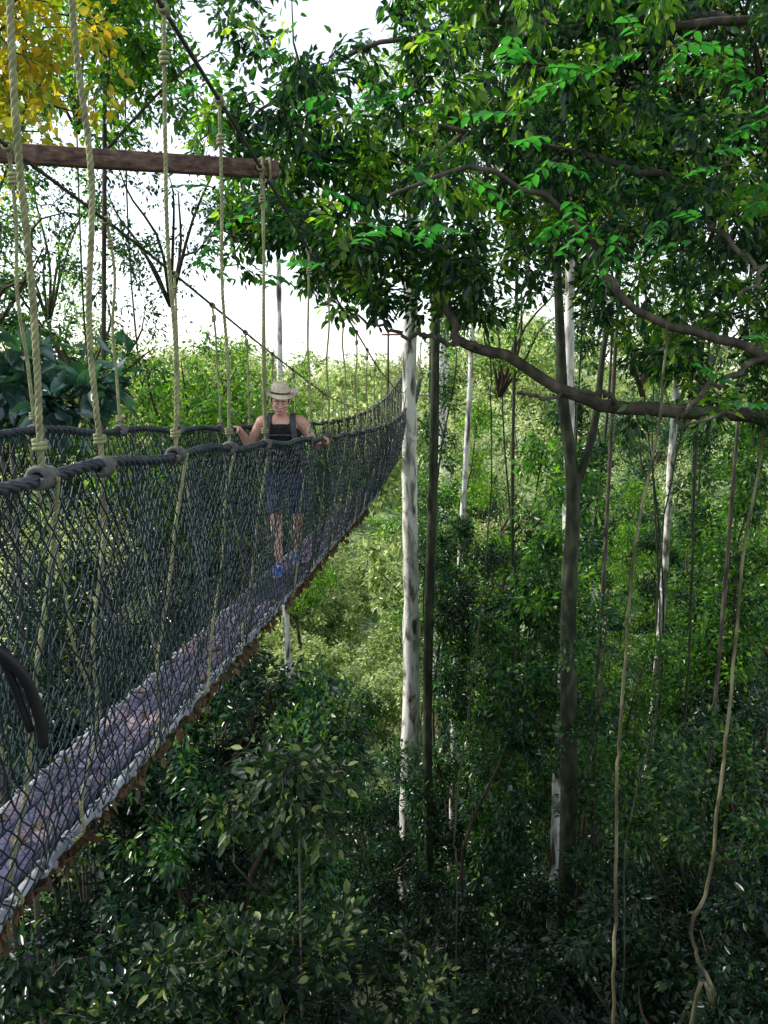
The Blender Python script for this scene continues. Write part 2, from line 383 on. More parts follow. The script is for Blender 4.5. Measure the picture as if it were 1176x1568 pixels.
for y in np.arange(Y0,Y1,.35):
    z=float(sm(zdeck,np.array([y]))[0])-.036; x=float(xc(y)); tube(B,[(x-.2,y,z),(x+.2,y,z)],.014,6)
B.obj('ladder_frame',noisemat('weathered_frame',[(.3,(.08,.09,.11)),(.7,(.42,.44,.48))],(9,4,9),bump=0),bridge,True)
Lb.obj('edge_lashings',M_lash,bridge,True)
n=900; ya=R.rand(n)*12+.8; P=np.stack([xc(ya)+.19+R.normal(0,.03,n)-.04,ya,sm(zdeck,ya)-.05-.05*R.rand(n)],1)
D=np.stack([R.normal(0,.6,n),R.normal(0,.6,n),-1+R.normal(0,.5,n)],1); B=MB(); leaves(B,P,D,.04+.05*R.rand(n),.3)
n=260; ya=R.rand(n)*12+.8; P=np.stack([xc(ya)+R.uniform(-.15,.15,n),ya,sm(zdeck,ya)+.022],1)
D=np.stack([R.normal(0,1,n),R.normal(0,1,n),R.normal(0,.08,n)],1); leaves(B,P,D,.03+.05*R.rand(n),.3,True,.15)
B.obj('caught_dead_leaves',leafmat('dead_leaf',[(0,(.03,.02,.012)),(1,(.16,.10,.05))],.2,(1,1,1),.6,.3),bridge)

beam=empty('wooden_beam')
B=MB(); a=Vector((-2.75,4.12,1.10)); b=Vector((-.64,5.06,1.19)); d=b-a
Mx=Matrix.Translation((a+b)/2)@d.to_track_quat('X','Z').to_matrix().to_4x4()
box(B,Mx,d.length/2,.035,.048,.006)
B.obj('plank',M_wood,beam)
B=MB()
for f in (.955,.975): 
    w=.043;h=.056
    loop=[Mx@Vector((d.length*(f-.5),yy_,zz)) for yy_,zz in ((w,h),(w,-h),(-w,-h),(-w,h),(w,h))]
    tube(B,[tuple(v) for v in loop],.008,5)
tube(B,[(-.70,5.03,1.24),(-.72,5.05,1.12),(-.73,5.0,.4),(-.74,5.0,-.44)],.006,5)
tube(B,smooth_path([(-2.2,4.4,1.17),(-2.19,4.4,1.7),(-2.15,4.4,2.6),(-2.15,4.4,3.6)],12),.009,5)
B.obj('lashings',M_rope,beam,True)
B=MB(); tube(B,smooth_path([(-1.12,1.55,-.62),(-.98,1.75,-.60),(-.90,1.86,-.72),(-.875,1.9,-.86),(-.88,1.92,-.95)],20),.015,8)
tube(B,smooth_path([(-1.05,1.5,-.5),(-.97,1.72,-.56),(-.93,1.84,-.68),(-.90,1.9,-.90)],20),.010,8)
B.obj('black_safety_rope',noisemat('black_rubber',[(.3,(.008,.008,.01)),(.7,(.02,.02,.024))],bump=0,rough=.5),None,True)
for (px,py,zz,nm) in ((0,-1.2,-1.62,'wooden_platform'),(1.3,41.2,-1.2,'wooden_platform')):
    e=empty(nm); B=MB()
    for k in range(12):
        box(B,Matrix.Translation((px,py-1.1+k*.2,zz)),1.5,.092,.02,.004)
    for s in (-1,1): box(B,Matrix.Translation((px+s*1.1,py,zz-.09))@Matrix.Rotation(math.pi/2,4,'Z'),1.25,.05,.065,.005)
    if py>30:   # rope-lashed pole railing on the tree platform
        for s in (-1,1):
            for yo in (-.9,.9): tube(B,[(px+s*1.1,py+yo,zz-.1),(px+s*1.08,py+yo,zz+3.2)],[.06,.05],8)
            tube(B,[(px+s*1.1,py-.9,zz+1.0),(px+s*1.1,py+.9,zz+1.0)],.035,6)
        tube(B,[(px-1.4,py-.96,zz+3.0),(px+1.4,py-.96,zz+3.0)],.05,6)
        for s in (-1,1): tube(B,[(px+s*1.1,py,zz-.1),(px+2.0,py+1.6,zz-2.4)],.05,6)
    B.obj('boards',M_wood,e)
tree(.6,-2.7,4.5,.4,CR[0],1.3)
tree(3.2,42.8,3.0,.45,CRS[0],1.3,M_barkpale)

# ------------------------------------------------------------------ man
man=empty('man',(float(xc(7.3)),7.3,float(zdeck(7.3))+.016))
def capsule(B,pts,rad,n=12,flatx=1):
    P=np.asarray(pts,float); rad=np.asarray(rad,float)
    d0=norm(P[0]-P[1]); d1=norm(P[-1]-P[-2]); pre=[];pr=[];po=[];por=[]
    for a in (80,55,28):
        c=math.cos(math.radians(a)); s=math.sin(math.radians(a)); pre.append(P[0]+d0*rad[0]*s); pr.append(rad[0]*c)
    for a in (28,55,80):
        c=math.cos(math.radians(a)); s=math.sin(math.radians(a)); po.append(P[-1]+d1*rad[-1]*s); por.append(rad[-1]*c)
    tube(B,np.vstack([pre,P,po]),np.r_[pr,rad,por],n)
def ellips(B,c,r,n=14,rot=None):
    th=np.linspace(.12,math.pi-.12,n); V=[]
    for t in th:
        for k in range(n*2):
            a=k*math.pi/n; V.append((math.sin(t)*math.cos(a),math.sin(t)*math.sin(a),math.cos(t)))
    V=np.array(V); V=np.vstack([V,[[0,0,1],[0,0,-1]]])*np.array(r)
    m2=n*2; i=np.arange(n-1)[:,None]*m2; k=np.arange(m2)[None]; k2=(k+1)%m2
    Q=np.stack([i+k,i+m2+k,i+m2+k2,i+k2],-1).reshape(-1,4); T=[]
    for k in range(m2): T.append([n*m2,k,(k+1)%m2]); T.append([n*m2+1,(n-1)*m2+(k+1)%m2,(n-1)*m2+k])
    B.add(V+np.array(c),Q,T)
def loft(B,rings,n=20):
    V=[]
    for cx,cy,cz,rx,ry in rings:
        for k in range(n):
            a=k*2*math.pi/n; ca,sa=math.cos(a),math.sin(a)
            V.append((cx+rx*np.sign(ca)*abs(ca)**.85,cy+ry*np.sign(sa)*abs(sa)**.85,cz))
    m=len(rings); i=np.arange(m-1)[:,None]*n; k=np.arange(n)[None]; k2=(k+1)%n
    Q=np.stack([i+k,i+k2,i+n+k2,i+n+k],-1).reshape(-1,4); V=V+[rings[0][:3],rings[-1][:3]]; T=[]
    for k in range(n): T.append([m*n,(k+1)%n,k]); T.append([m*n+1,(m-1)*n+k,(m-1)*n+(k+1)%n])
    B.add(V,Q,T)
def remesh(o,vox,it=4,fac=.5):
    md=o.modifiers.new('r','REMESH'); md.mode='VOXEL'; md.voxel_size=vox; md.use_smooth_shade=True
    ms=o.modifiers.new('s','SMOOTH'); ms.iterations=it; ms.factor=fac
    return o
M_skin=noisemat('skin',[(.3,(.52,.27,.20)),(.7,(.70,.43,.34))],(9,9,9),bump=0,rough=.5,spec=.4)
M_black=noisemat('black_cloth',[(.3,(.008,.009,.011)),(.7,(.025,.026,.03))],(20,20,20),bump=.3,rough=.85)
M_short=noisemat('navy_cloth',[(.3,(.02,.03,.07)),(.7,(.045,.06,.12))],(18,18,18),bump=.3,rough=.85)
M_strap=noisemat('strap_webbing',[(.3,(.03,.032,.04)),(.7,(.10,.105,.12))],(30,30,30),bump=0,rough=.6)
M_blue=noisemat('blue_shoe',[(.3,(.02,.09,.42)),(.7,(.05,.18,.65))],(20,20,20),bump=0,rough=.5)
M_sole=noisemat('shoe_sole',[(.3,(.3,.3,.32)),(.7,(.5,.5,.5))],(20,20,20),bump=0)
M_hair=noisemat('brown_hair',[(.3,(.05,.025,.012)),(.7,(.16,.09,.045))],(60,60,20),bump=.3)
M_straw=noisemat('straw',[(.3,(.46,.39,.28)),(.7,(.74,.66,.52))],(60,60,60),bump=.5,bumpscale=2,rough=.8)
M_band=noisemat('hat_band',[(.3,(.06,.03,.015)),(.7,(.14,.07,.035))],(20,20,20),bump=0)
M_dark=noisemat('eye_dark',[(.3,(.02,.014,.01)),(.7,(.04,.03,.02))],bump=0,rough=.3)
M_lip=noisemat('lip',[(.3,(.36,.12,.10)),(.7,(.45,.18,.15))],bump=0,rough=.5)
M_white=noisemat('eye_white',[(.3,(.6,.58,.55)),(.7,(.7,.68,.65))],bump=0,rough=.3)
B=MB()
loft(B,[(0,.10,.90,.14,.10),(0,.10,1.0,.135,.095),(0,.06,1.15,.145,.10),(0,.01,1.30,.165,.11),(0,-.02,1.38,.165,.10),(0,-.03,1.44,.12,.075),(0,-.04,1.47,.07,.06)])
capsule(B,[(0,-.03,1.42),(0,-.06,1.49),(0,-.085,1.55)],[.062,.054,.052])
for s in (1,-1):
    rz=1.25 if s>0 else 1.345; wy=-.17
    sh=np.array([s*.175,-.03,1.41]); el=np.array([s*.315,.06,1.17 if s>0 else 1.19]); wr=np.array([s*.372,-.12,rz+.012])
    capsule(B,[(s*.08,-.02,1.43),sh],[.055,.062]); 
    capsule(B,[sh,sh*.72+el*.28,sh*.45+el*.55,sh*.15+el*.85,el],[.060,.054,.049,.041,.039])
    capsule(B,[el,el*.72+wr*.28,el*.4+wr*.6,wr],[.039,.042,.034,.025])
    kx=s*.398; kz=rz+.033
    kn=[(kx+s*.004,wy-.042,kz-.003),(kx+s*.006,wy-.018,kz+.002),(kx+s*.006,wy+.005,kz+.001),(kx+s*.002,wy+.028,kz-.004)]
    for k,(p,lf) in enumerate(zip(kn,(.95,1.05,1.0,.8))):
        p=np.array(p)
        capsule(B,[wr+np.array([0,-.01,.0]),(wr+p)/2+np.array([0,0,.004]),p],[.018,.014,.0125],8)
        q1=p+np.array([s*.026*lf,-.003,-.012]); q2=p+np.array([s*.030*lf,-.003,-.038*lf]); q3=p+np.array([s*.012*lf,-.002,-.056*lf])
        capsule(B,[p,q1],[.0108,.0098],8); capsule(B,[q1,q2],[.0098,.009],8); capsule(B,[q2,q3],[.009,.0078],8)
    t0=wr+np.array([0,-.02,-.002]); t1=np.array([s*.362,wy-.045,rz+.022]); t2=np.array([s*.36,wy-.072,rz+.006]); t3=np.array([s*.368,wy-.088,rz-.012])
    capsule(B,[t0,t1],[.016,.0125],8); capsule(B,[t1,t2],[.0125,.011],8); capsule(B,[t2,t3],[.011,.009],8)
hips={1:(.085,.11,.92),-1:(-.085,.11,.92)}
knee={1:(.115,.22,.50),-1:(-.075,-.02,.50)}
ank={1:(.08,.42,.10),-1:(-.05,-.05,.085)}
for s in (1,-1):
    h,k,a=[np.array(v,float) for v in (hips[s],knee[s],ank[s])]
    capsule(B,[h,h*.6+k*.4,k],[.09,.078,.056]); capsule(B,[k,k*.7+a*.3+np.array([0,.018,0]),k*.35+a*.65,a],[.054,.056,.042,.032])
    capsule(B,[a,a+np.array([0,-.02,-.03])],[.034,.035])
remesh(B.obj('body',M_skin,man,True),.0055,3)
head=empty('head'); head.parent=man; head.location=(0,-.115,1.60); head.rotation_euler=(math.radians(14),math.radians(3),math.radians(10))
B=MB()
ellips(B,(0,.012,.025),(.076,.094,.088)); ellips(B,(0,-.012,-.035),(.064,.074,.066)); ellips(B,(0,-.048,-.085),(.034,.034,.026))
ellips(B,(0,-.030,-.062),(.052,.052,.040)); ellips(B,(0,-.072,.038),(.052,.02,.016))
capsule(B,[(0,-.086,.020),(0,-.100,-.008),(0,-.108,-.026)],[.008,.011,.0135],8)
for s in (1,-1):
    ellips(B,(s*.014,-.094,-.031),(.009,.009,.007)); ellips(B,(s*.040,-.062,-.018),(.024,.024,.020))
    ellips(B,(s*.078,.008,-.004),(.009,.020,.031)); ellips(B,(s*.084,.014,.012),(.008,.014,.014))
ellips(B,(0,-.082,-.060),(.022,.012,.007)); ellips(B,(0,-.080,-.069),(.019,.011,.007))
remesh(B.obj('face_and_skull',M_skin,head,True),.0035,2)
Ew=MB(); Ed=MB(); Li=MB(); Hb=MB()
for s in (1,-1):
    ellips(Ew,(s*.030,-.0775,.008),(.014,.008,.0065)); ellips(Ed,(s*.030,-.0850,.006),(.006,.003,.0055))
    capsule(Hb,[(s*.012,-.093,.024),(s*.030,-.093,.030),(s*.050,-.082,.024)],[.0035,.005,.003],6)
capsule(Li,[(-.020,-.088,-.062),(0,-.096,-.0605),(.020,-.088,-.062)],[.003,.005,.003],6); capsule(Li,[(-.016,-.087,-.069),(0,-.093,-.070),(.016,-.087,-.069)],[.003,.005,.003],6)
Ew.obj('eyes',M_white,head,True); Ed.obj('irises',M_dark,head,True); Li.obj('lips',M_lip,head,True); Hb.obj('eyebrows',M_hair,head,True)
B=MB(); ellips(B,(0,.026,.042),(.084,.094,.082)); ellips(B,(0,.055,-.01),(.074,.058,.06))
for s in (1,-1): capsule(B,[(s*.074,-.016,.04),(s*.077,-.012,.005),(s*.075,-.008,-.012)],[.012,.009,.005],6)
remesh(B.obj('hair',M_hair,head,True),.006,2)
B=MB(); n=48
def ringhat(r,z,ry=None,curl=0,pinch=0):
    out=[]
    for k in range(n):
        a=2*math.pi*k/n; x=r*math.cos(a); y=(ry or r)*math.sin(a)
        zz=z+curl*abs(math.cos(a))**2.5-curl*.25*abs(math.sin(a))**3
        xx=x*(1-pinch*(1 if y<0 else .3)*abs(math.sin(a)))
        out.append((xx,y,zz))
    return out
prof=[(.170,.195,0.004,.062,0),(.162,.187,-.004,.048,0),(.135,.160,-.008,.016,0),(.100,.120,-.003,0,0),(.088,.106,.010,0,0),(.085,.103,.035,0,0),(.080,.097,.066,0,.1),(.070,.086,.092,0,.25),(.055,.069,.102,0,.35),(.035,.05,.094,0,.4),(.01,.02,.084,0,.4)]
V=[]
for r_,ry,z,c,pn in prof: V+=ringhat(r_,z,ry,c,pn)
m_=len(prof); V.append((0,0,.082)); Q=[];T=[]
for i in range(m_-1):
    for k in range(n): Q.append([i*n+k,i*n+(k+1)%n,(i+1)*n+(k+1)%n,(i+1)*n+k])
for k in range(n): T.append([m_*n,(m_-1)*n+k,(m_-1)*n+(k+1)%n])
B.add(V,Q,T); hat=B.obj('straw_hat',M_straw,head,True); hat.location=(0,.018,.066); hat.rotation_euler=(math.radians(-5),0,0)
sd=hat.modifiers.new('s','SOLIDIFY'); sd.thickness=.004
B=MB(); V=ringhat(.0905,.004,.109)+ringhat(.0885,.026,.107); B.add(V,[[k,(k+1)%n,n+(k+1)%n,n+k] for k in range(n)]); hb=B.obj('hat_band',M_band,head,True); hb.location=hat.location; hb.rotation_euler=hat.rotation_euler
B=MB(); loft(B,[(0,.11,.93,.160,.125),(0,.105,.97,.158,.120),(0,.09,1.05,.153,.116),(0,.05,1.18,.163,.12),(0,.01,1.30,.178,.126),(0,-.015,1.365,.160,.112),(0,-.025,1.40,.135,.098)])
for s in (1,-1): capsule(B,[(s*.10,-.105,1.34),(s*.095,-.07,1.445),(s*.09,-.01,1.475),(s*.09,.05,1.44),(s*.1,.09,1.34)],[.03,.024,.024,.024,.03],8)
remesh(B.obj('tank_top',M_black,man,True),.008,4)
B=MB(); loft(B,[(0,.11,.82,.150,.115),(0,.11,.90,.163,.125),(0,.11,.955,.157,.118)])
for s in (1,-1):
    h,k=[np.array(v,float) for v in (hips[s],knee[s])]; e=h*.14+k*.86
    tube(B,[h+(0,0,.02),h*.6+k*.4,h*.3+k*.7,e],[.098,.093,.088,.088],14)
remesh(B.obj('shorts',M_short,man,True),.007,2)
Bs=MB(); So=MB()
for s in (1,-1):
    a=np.array(ank[s]); 
    capsule(Bs,[a+(0,.035,-.045),a+(0,-.03,-.045),a+(0,-.10,-.055),a+(0,-.165,-.063)],[.038,.040,.038,.028]); capsule(Bs,[a+(0,.01,-.05),a+(0,.0,.0)],[.042,.040])
    capsule(So,[a+(0,.035,-.074),a+(0,-.06,-.076),a+(0,-.165,-.078)],[.036,.038,.032])
remesh(Bs.obj('shoes',M_blue,man,True),.007,3)
so=So.obj('soles',M_sole,man,True); 
B=MB(); loft(B,[(0,.20,.98,.13,.07),(0,.22,1.05,.15,.10),(0,.17,1.25,.155,.11),(0,.13,1.42,.14,.09),(0,.11,1.47,.09,.05)])
remesh(B.obj('backpack',noisemat('pack_cloth',[(.3,(.03,.035,.05)),(.7,(.09,.09,.11))],(20,20,20),bump=.2),man,True),.01,3)
B=MB()
for s in (1,-1):
    P=smooth_path([(s*.10,.11,1.44),(s*.105,.04,1.485),(s*.105,-.05,1.475),(s*.115,-.118,1.40),(s*.125,-.128,1.28),(s*.14,-.09,1.16),(s*.16,.0,1.08)],24)
    tube(B,P,.012,6); tube(B,P+np.array([s*.014,0,0]),.012,6); tube(B,P+np.array([-s*.014,0,0]),.012,6)
tube(B,[(-.11,-.128,1.30),(0,-.137,1.30),(.11,-.128,1.30)],.009,6); tube(B,smooth_path([(-.15,-.03,1.08),(-.08,-.068,1.07),(0,-.075,1.07),(.08,-.068,1.07),(.15,-.03,1.08)],12),.014,6)
B.obj('pack_straps',M_strap,man,True)

# ------------------------------------------------------------------ overhanging tree (upper right)
oh=empty('overhanging_tree'); WB=MB(); LB=MB(); LB2=MB(); nodes=[]
tr=smooth_path([(6.9,10.6,-22.5),(6.7,10.4,-8),(6.6,10.2,-2),(6.3,9.8,2),(6.2,9.5,7)],30); tube(WB,tr,np.linspace(.42,.22,30),12)
limbs=[([(6.6,10.2,-1.6),(5.4,9.6,-.8),(4.31,9,-.52),(3.23,8.8,-.44),(2.32,8.6,-.36),(1.78,8.4,-.11),(1.28,8.3,.155),(.80,8.2,.29),(.70,8.1,.5),(.55,8,.9)],.10,.035),
 ([(.95,8.2,.27),(.5,8.1,.34),(.1,8,.38),(-.3,8,.55)],.03,.012),
 ([(2.5,8.6,-.4),(2.2,8.2,-.2),(1.5,7.9,-.25),(1.3,7.8,-.15)],.03,.012),
 ([(6.4,9.9,.2),(5,8.8,.0),(3.78,8,.15),(3.2,7.8,.33),(2.5,7.6,.47),(2.06,7.4,.74),(1.76,7.2,1.16),(1.32,7,1.44),(.69,6.8,1.61),(.06,6.6,1.36)],.06,.015),
 ([(6.3,9.8,1.8),(4.6,8.8,1.9),(3.2,8.2,1.75),(2,8,2.0),(.8,8.2,2.3),(-.6,8.4,2.5)],.05,.014),
 ([(6.25,9.7,3),(4.6,9,3.5),(3,8.6,3.4),(1.4,8.8,3.5),(-.2,9.2,3.4),(-1.6,9.3,2.6)],.06,.016),
 ([(3.2,8.2,1.75),(2.9,7.4,1.3),(3.1,6.8,.8),(2.8,6.5,.6)],.03,.012),
 ([(4.6,8.8,1.9),(4.2,7.8,2.5),(3.3,7,3.0),(2.1,6.6,3.1),(1.0,6.6,2.9)],.035,.012),
 ([(.8,8.2,2.3),(-.2,8.6,1.7),(-1.2,9,1.5),(-2.0,9.1,1.45)],.03,.01),
 ([(3.78,8,.15),(3.0,7.6,-.2),(2.75,7.4,-.5),(3.3,7.2,-.3)],.03,.012)]
BACK=((1.5,12.0,4.6,0),(4,12.5,4.6,2),(6,13,3.0,0),(3.2,13.5,2.6,3),(7,12,5.4,2),(5.2,14,6.4,1),(.4,12.4,6.6,2),(7.2,12.5,1.0,0))
for x,y,z,q in BACK: limbs.append(([(6.3,9.8,min(z,4)-.8),((x+6.2)/2,(y+9.8)/2,z-.2),(x,y,z),(x,y,z+1.)],.07,.02))
for pts,r0,r1 in limbs:
    p=smooth_path(pts,28); p+=R.normal(0,.022,p.shape); tube(WB,p,np.linspace(r0,r1,28),8)
    if r0!=.07: nodes+=list(p[3:])
for x,y,z,q in BACK: put(CR[q],oh,(x,y,z),.85)
T=[]
def reg(n,x,y,z): T.extend(np.stack([R.uniform(*x,n),R.uniform(*y,n),R.uniform(*z,n)],1))
reg(400,(0.0,5.4),(6.6,11),(2.0,4.8)); reg(270,(-1.2,2.2),(7,10),(1.1,3.6)); reg(240,(1.4,5.5),(7,10.5),(.6,2.4)); reg(120,(-1.9,.4),(8,10.2),(.85,2.7)); reg(80,(-1.9,-.6),(8.6,10),(1.0,4.0)); reg(60,(-.5,1.3),(7.4,9),(.5,1.4)); reg(80,(2.6,5.6),(8,10.5),(-.6,.7))
T=np.array(T)
f=np.sin(T[:,0]*2.1+1)*np.sin(T[:,2]*2.7+T[:,1]*1.3)+.5*np.sin(T[:,0]*4.3+T[:,2]*3.9)
T=T[f>-.35]
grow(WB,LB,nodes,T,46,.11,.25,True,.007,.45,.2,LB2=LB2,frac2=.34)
WB.obj('trunk_and_limbs',M_bark,oh,True); LB.obj('dark_leaves',M_leafdark,oh); LB2.obj('sun_leaves',M_leafmid,oh)  # sunlit highlights painted as lighter leaves, mixed at random with dark ones
def spray(LBb,WBb,p,d,L=.5,pairs=9,ll=.11):
    p=np.array(p,float); d=norm(np.array(d,float)); s=norm(np.cross(d,[0,0,1.]))
    t=np.linspace(0,1,pairs+2); C=p+d*L*t[:,None]+np.array([0,0,-1.])*(.22*L*t**2)[:,None]
    tube(WBb,C,np.linspace(.004,.0015,len(t)),4)
    for sg in (1,-1):
        n=pairs+1; D=s*sg+d*.6+np.array([0,0,-.35]); leaves(LBb,C[1:]+0,np.tile(D,(n,1))+R.normal(0,.18,(n,3)),ll*(1-.35*np.abs(t[1:]-.5)*2)*(.85+.3*R.rand(n)),.3,True,.25)
WB=MB();LB=MB()
cent=[(-.25,6.0,1.02),(.35,6.0,1.2),(.95,6.2,2.5),(1.15,5.6,1.85),(2.6,6.4,1.25),(2.55,6.2,.05),(2.2,6.2,2.6),(3,6.6,2.3),(-1.3,7.2,1.1),(-.9,7,1.35),(1.9,6,2.1),(-1.3,8,1.7),(-.6,7.8,2.4),(2.9,6.6,1.7),(0.2,7.2,2.4),(1.2,6,1.2),(-1.5,8,2.6)]
for c in cent:
    for q in range(R.randint(3,6)):
        a=R.rand()*6.28; spray(LB,WB,np.array(c)+R.normal(0,.22,3),(math.cos(a),math.sin(a)*.7,R.normal(0,.2)),.32+.2*R.rand(),R.randint(4,6),.12)
WB.obj('leaf_stalks',M_twig,oh); LB.obj('pinnate_leaves',M_leafbright,oh)

def custom_tree(name,base,top,r0,limbs,T,nleaf,L,mat,hexa=True,wr=.25,bark=None,droop=.35):
    e=empty(name); WB=MB(); LB=MB(); nodes=[]
    base=(base[0],base[1],float(gz(base[0],base[1]))-.2)
    p=smooth_path([base,tuple(np.array(base)*.5+np.array(top)*.5+R.normal(0,.15,3)),top],24); tube(WB,p,np.linspace(r0,r0*.45,24),9); nodes+=list(p[8:])
    for l,ra,rb in limbs:
        q=smooth_path(l,14); tube(WB,q,np.linspace(ra,rb,14),6); nodes+=list(q)
    grow(WB,LB,nodes,T,nleaf,L,wr,hexa,.008,droop)
    WB.obj('trunk_and_limbs',bark or M_bark,e,True); LB.obj('leaves',mat,e); return e
T=ell_targets(110,(-3.55,8,3.0),(1.25,1,1.4),R,.2)
custom_tree('yellow_leaved_tree',(-5.2,8.6,-16),(-4.3,8.2,3.6),.07,[([(-4.4,8.2,2.2),(-3.9,8,2.8),(-3.4,8,3.2)],.03,.01)],T,22,.10,M_leafyel,wr=.32)
T=ell_targets(110,(-3.2,11,4.3),(1.6,1.3,1.5),R,.2)
custom_tree('slender_tree',(-5.6,12.6,-16),(-3.5,11,4.8),.06,[([(-3.7,11.1,2.8),(-2.8,11,3.6),(-2.2,11,4)],.025,.01)],T,34,.12,M_leafmid)
T=np.vstack([ell_targets(220,(-1.3,6.4,-6.4),(2.2,1.9,1.5),R,.3,30),ell_targets(60,(.1,7.2,-7.1),(1.6,1.5,1.1),R,.3,10)])
custom_tree('broadleaf_understory_tree',(-1.0,7.2,-17),(-1.0,6.6,-6.6),.08,[([(-1,6.8,-7.8),(-1.8,6.4,-6.7),(-2.3,6.2,-5.8)],.035,.01),([(-1,6.8,-7.8),(-.4,6.6,-6.7),(.3,6.8,-6.3)],.035,.01)],T,34,.12,M_leafolive,wr=.28,droop=.1)
T=ell_targets(40,(-.9,6.8,-3.8),(.7,.9,.45),R,.2)
custom_tree('broadleaf_understory_tree',(-.9,7.6,-17),(-.8,6.9,-3.9),.022,[],T,30,.11,M_leafolive,wr=.26)
T=ell_targets(46,(-3.05,7.2,-.12),(.85,.6,.42),R,.3)
custom_tree('large_leaved_tree',(-4.3,7.6,-16),(-3.4,7.3,-.3),.05,[],T,12,.22,leafmat('leaf_large',[(0,(.02,.06,.06)),(1,(.05,.13,.11))],.25,rough=.22,spec=.9),wr=.3)

# ------------------------------------------------------------------ forest masses
r=np.random.RandomState(33)
k=0
while k<15:   # high crowns right, fairly open
    x=r.uniform(2,15); y=r.uniform(15,30); z=r.uniform(-1.5,8)
    if x/y<.14: continue
    k+=1
    tree(x,y,z,.035+.04*r.rand(),CRS[r.choice([0,0,1,2,2])] if r.rand()<.75 else CR[r.randint(4)],.85+.4*r.rand(),M_barkmoss,lean=(r.normal(0,1.2),r.normal(0,.8)),wob=.8)
cnt=0
while cnt<25:   # leafy columns
    x=r.uniform(-6,16); y=r.uniform(12,34); zb=r.uniform(-19,-9)
    u=x/y
    if u>.52 or -.17<u<.05: continue
    cnt+=1; e=empty('vine_clad_tree'); trunk(e,x,y,zb+4,.03+.04*r.rand(),M_barkmoss,(r.normal(0,.8),0)); put(COLP[r.choice([0,1,2])],e,(x,y,zb),.8+.6*r.rand(),None,r)
for x,y,zb,s,q in ((1.75,21,-12,1.,0),(4.1,14.6,-13,1.,2),(3.9,16.6,-9,.7,0),(9.2,23.5,-14,1.2,2)):   # ivy on the big trunks
    e=empty('climbing_vine'); put(COLP[q],e,(x,y,zb),s,None,r)
cnt=0
while cnt<56:   # understory crowns, kept low so the far light shows above them
    x=r.uniform(-8,16); y=r.uniform(9,30); z=r.uniform(-20,-7)
    u=x/y
    if u>.58: continue
    if -.17<u<-.0 and y*-.42<z+3.0: continue
    if z+3>-y*(.28 if u<.08 else .33) and r.rand()<.88: continue
    if -.02<u<.09 and y<23 and z+3>-y*.56: continue
    if x<2.5 and y<11 and z>-9: continue
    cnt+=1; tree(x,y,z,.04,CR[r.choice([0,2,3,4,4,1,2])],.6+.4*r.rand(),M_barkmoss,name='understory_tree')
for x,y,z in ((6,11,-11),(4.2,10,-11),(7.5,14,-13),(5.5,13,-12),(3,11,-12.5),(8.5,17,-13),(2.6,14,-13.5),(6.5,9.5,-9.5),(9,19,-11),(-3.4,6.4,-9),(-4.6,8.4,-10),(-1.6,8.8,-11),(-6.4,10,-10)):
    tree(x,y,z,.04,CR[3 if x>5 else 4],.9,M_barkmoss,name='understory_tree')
ug=empty('undergrowth')
for k in range(50):
    y=r.uniform(6,38); x=r.uniform(-.5,.55)*y; put(CR[r.choice([4,2,4,3])],ug,(x,y,float(gz(x,y))-.6),1.0+.6*r.rand(),None,r)
for k in range(20):   # left side crowns behind the bridge
    y=r.uniform(9,19); x=-y*r.uniform(.18,.56); z=r.uniform(-8.5,-4.6)
    tree(x,y,z,.04,CR[(0,4,2,3)[r.randint(4)]] if k%4 else CRS[2],.65+.35*r.rand(),M_barkmoss)
for k in range(13):   # crowns topping out near eye level, left
    y=r.uniform(13,22); x=-y*r.uniform(.15,.5)
    tree(x,y,-3.1+r.normal(0,.6),.04,CR[(1,0)[k%2]] if k%3==0 else CRS[r.choice([0,2])],.8+.25*r.rand())
for u,y,z in ((-.475,15,3.5),(-.44,16,4.5),(-.41,18,1.2),(-.36,17,4.9),(-.30,17,5.6),(-.26,15,1.4),(-.49,12,.6),(-.36,13.5,-.8),(-.50,14,1.8)):  # spindly trees against the sky
    tree(u*y,y,z,.03+.03*r.rand(),CRS[r.randint(2)],.75,M_bark,lean=(r.normal(0,.8),0),wob=1.)
# individual trunks
for u,y,rad,mt,lean in ((.034,22,.32,M_barkpale,.1),(.060,20,.17,M_barkmoss,-.1),(.222,17,.17,M_barkpale,-.5),(.37,24,.15,M_barkpale,.6),(-.128,30,.17,M_barkpale,0),(.11,26,.13,M_barkpale,.6),(.45,14,.05,M_bark,.5),(.29,16,.06,M_bark,.5),(.16,20,.07,M_barkmoss,-.4)):
    tree(u*y,y,(4.6 if u<.05 else 2.5+y*.12),rad,CRS[r.randint(3)],.8,mt,lean=(lean,0),wob=.25)
e=empty('forked_tree'); B=MB()
tube(B,smooth_path([(3.85,15.2,-22.3),(3.8,15,-10),(3.62,15,-5),(3.6,15,-2.2),(3.35,15,-.6),(3.2,15,1.2),(3.0,15,3.4)],30),np.linspace(.20,.06,30),9); tube(B,smooth_path([(3.6,15,-2.4),(3.95,15,-1.0),(4.1,15.1,.6),(4.5,15.2,3)],14),np.linspace(.09,.035,14),8)
B.obj('trunk',M_barkmoss,e,True); put(CRS[0],e,(3.1,15,2.6),.8); put(CRS[2],e,(4.5,15.2,2.4),.7)
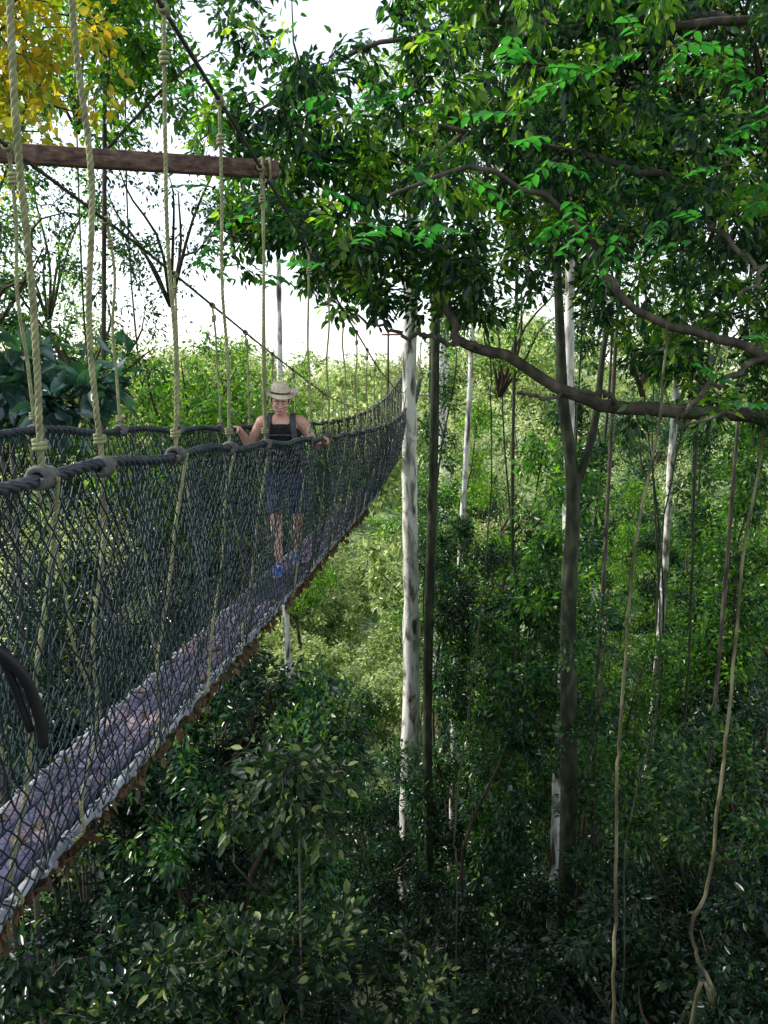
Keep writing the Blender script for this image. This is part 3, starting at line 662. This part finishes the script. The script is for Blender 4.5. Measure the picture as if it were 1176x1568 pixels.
# far forest: glade edge and ridge, sun put into the pale leaf colour
far=empty('distant_forest')
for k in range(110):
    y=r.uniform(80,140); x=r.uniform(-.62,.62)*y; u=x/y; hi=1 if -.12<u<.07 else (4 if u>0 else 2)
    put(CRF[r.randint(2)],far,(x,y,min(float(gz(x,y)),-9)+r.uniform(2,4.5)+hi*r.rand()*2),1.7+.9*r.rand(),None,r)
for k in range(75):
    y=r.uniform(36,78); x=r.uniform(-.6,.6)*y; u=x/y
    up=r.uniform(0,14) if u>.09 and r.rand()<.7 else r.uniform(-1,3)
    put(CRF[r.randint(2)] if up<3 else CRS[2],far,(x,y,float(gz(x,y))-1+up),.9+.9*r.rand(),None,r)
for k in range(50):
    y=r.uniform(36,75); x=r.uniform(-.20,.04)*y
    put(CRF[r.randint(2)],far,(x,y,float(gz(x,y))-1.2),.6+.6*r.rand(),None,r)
for k in range(24):   # taller darker trees standing in the glade
    y=r.uniform(34,60); x=r.uniform(-.55,.6)*y; u=x/y
    if -.11<u<.03: continue
    zc=float(gz(x,y))+r.uniform(2,13 if u>.05 else 7); B=MB(); tube(B,[(x,y,float(gz(x,y))-.3),(x+r.normal(0,.3),y,(zc+float(gz(x,y)))/2),(x,y,zc+.5)],[.18,.14,.09],7); B.obj('trunk',M_barkpale if k%3==0 else M_barkmoss,far,True)
    put(CR[(0,1,2)[k%3]],far,(x,y,zc),1.1+.6*r.rand(),None,r)

# ------------------------------------------------------------------ lianas
def liana(pts,ra,rb,mat):
    B=MB(); p=smooth_path(pts,80); p+=R.normal(0,.005,p.shape); tube(B,p,np.linspace(ra,rb,80),7); B.obj('hanging_liana',mat,None,True)
M_liana=noisemat('liana_bark',[(.35,(.04,.038,.02)),(.5,(.09,.08,.04)),(.68,(.26,.24,.14))],(6,6,2),bump=.4)
liana([(2.6,7.5,.5),(2.58,7.5,-.49),(2.4,7.3,-1.2),(2.27,7.1,-1.96),(2.22,7,-3),(2.18,6.9,-3.8),(2.2,6.8,-5),(2.21,6.7,-6.2),(2.3,6.7,-8),(2.3,6.9,-22)],.012,.018,M_liana)
liana([(4.2,8.7,.6),(4.08,8.6,-.91),(3.94,8.5,-1.8),(3.88,8.4,-2.7),(3.76,8.2,-4.13),(3.65,8.1,-5.65),(3.5,8.1,-6.2),(3.56,8,-6.56),(3.76,8,-7.1),(3.5,8,-8.2),(3.5,8.4,-22)],.014,.026,M_liana)
liana([(1.1,8.4,.2),(1.15,8.5,-1.5),(1.0,8.6,-3.5),(.85,8.8,-5.5),(.9,8.9,-7.5),(.8,9,-22)],.007,.012,M_barkmoss)
liana([(3.3,8.8,-.5),(3.2,9.0,-2),(3.35,9.2,-4),(3.1,9.3,-6),(3.2,9.4,-9),(3.1,9.6,-22)],.008,.014,M_barkmoss)

# ------------------------------------------------------------------ light, world, camera
sd=Vector((-.70,.18,.69)).normalized()
w=bpy.data.worlds.new("World"); scene.world=w; w.use_nodes=True; nt=w.node_tree
bg=nt.nodes['Background']; sky=nt.nodes.new('ShaderNodeTexSky'); sky.sky_type='NISHITA'; sky.sun_disc=False
sky.sun_elevation=math.asin(sd.z); sky.sun_rotation=math.atan2(sd.x,sd.y)%(2*math.pi); sky.dust_density=.6; sky.air_density=1.0
hs=nt.nodes.new('ShaderNodeHueSaturation'); hs.inputs['Saturation'].default_value=.42; hs.inputs['Value'].default_value=2.1
nt.links.new(sky.outputs[0],hs.inputs['Color']); nt.links.new(hs.outputs[0],bg.inputs[0]); bg.inputs[1].default_value=.15
l=bpy.data.lights.new('sun','SUN'); l.energy=5; l.angle=math.radians(.5); l.color=(1,.95,.86); lo=bpy.data.objects.new('sun',l); COL.objects.link(lo)
lo.rotation_euler=sd.to_track_quat('Z','Y').to_euler()
cam=bpy.data.cameras.new('camera'); cam.lens=28; cam.sensor_width=36; cam.clip_end=3000; cam.clip_start=.05
co=bpy.data.objects.new('camera',cam); COL.objects.link(co); co.location=(0,0,0); co.rotation_euler=(math.radians(80),0,0); scene.camera=co
scene.view_settings.view_transform='Standard'; scene.view_settings.look='None'; scene.view_settings.exposure=0
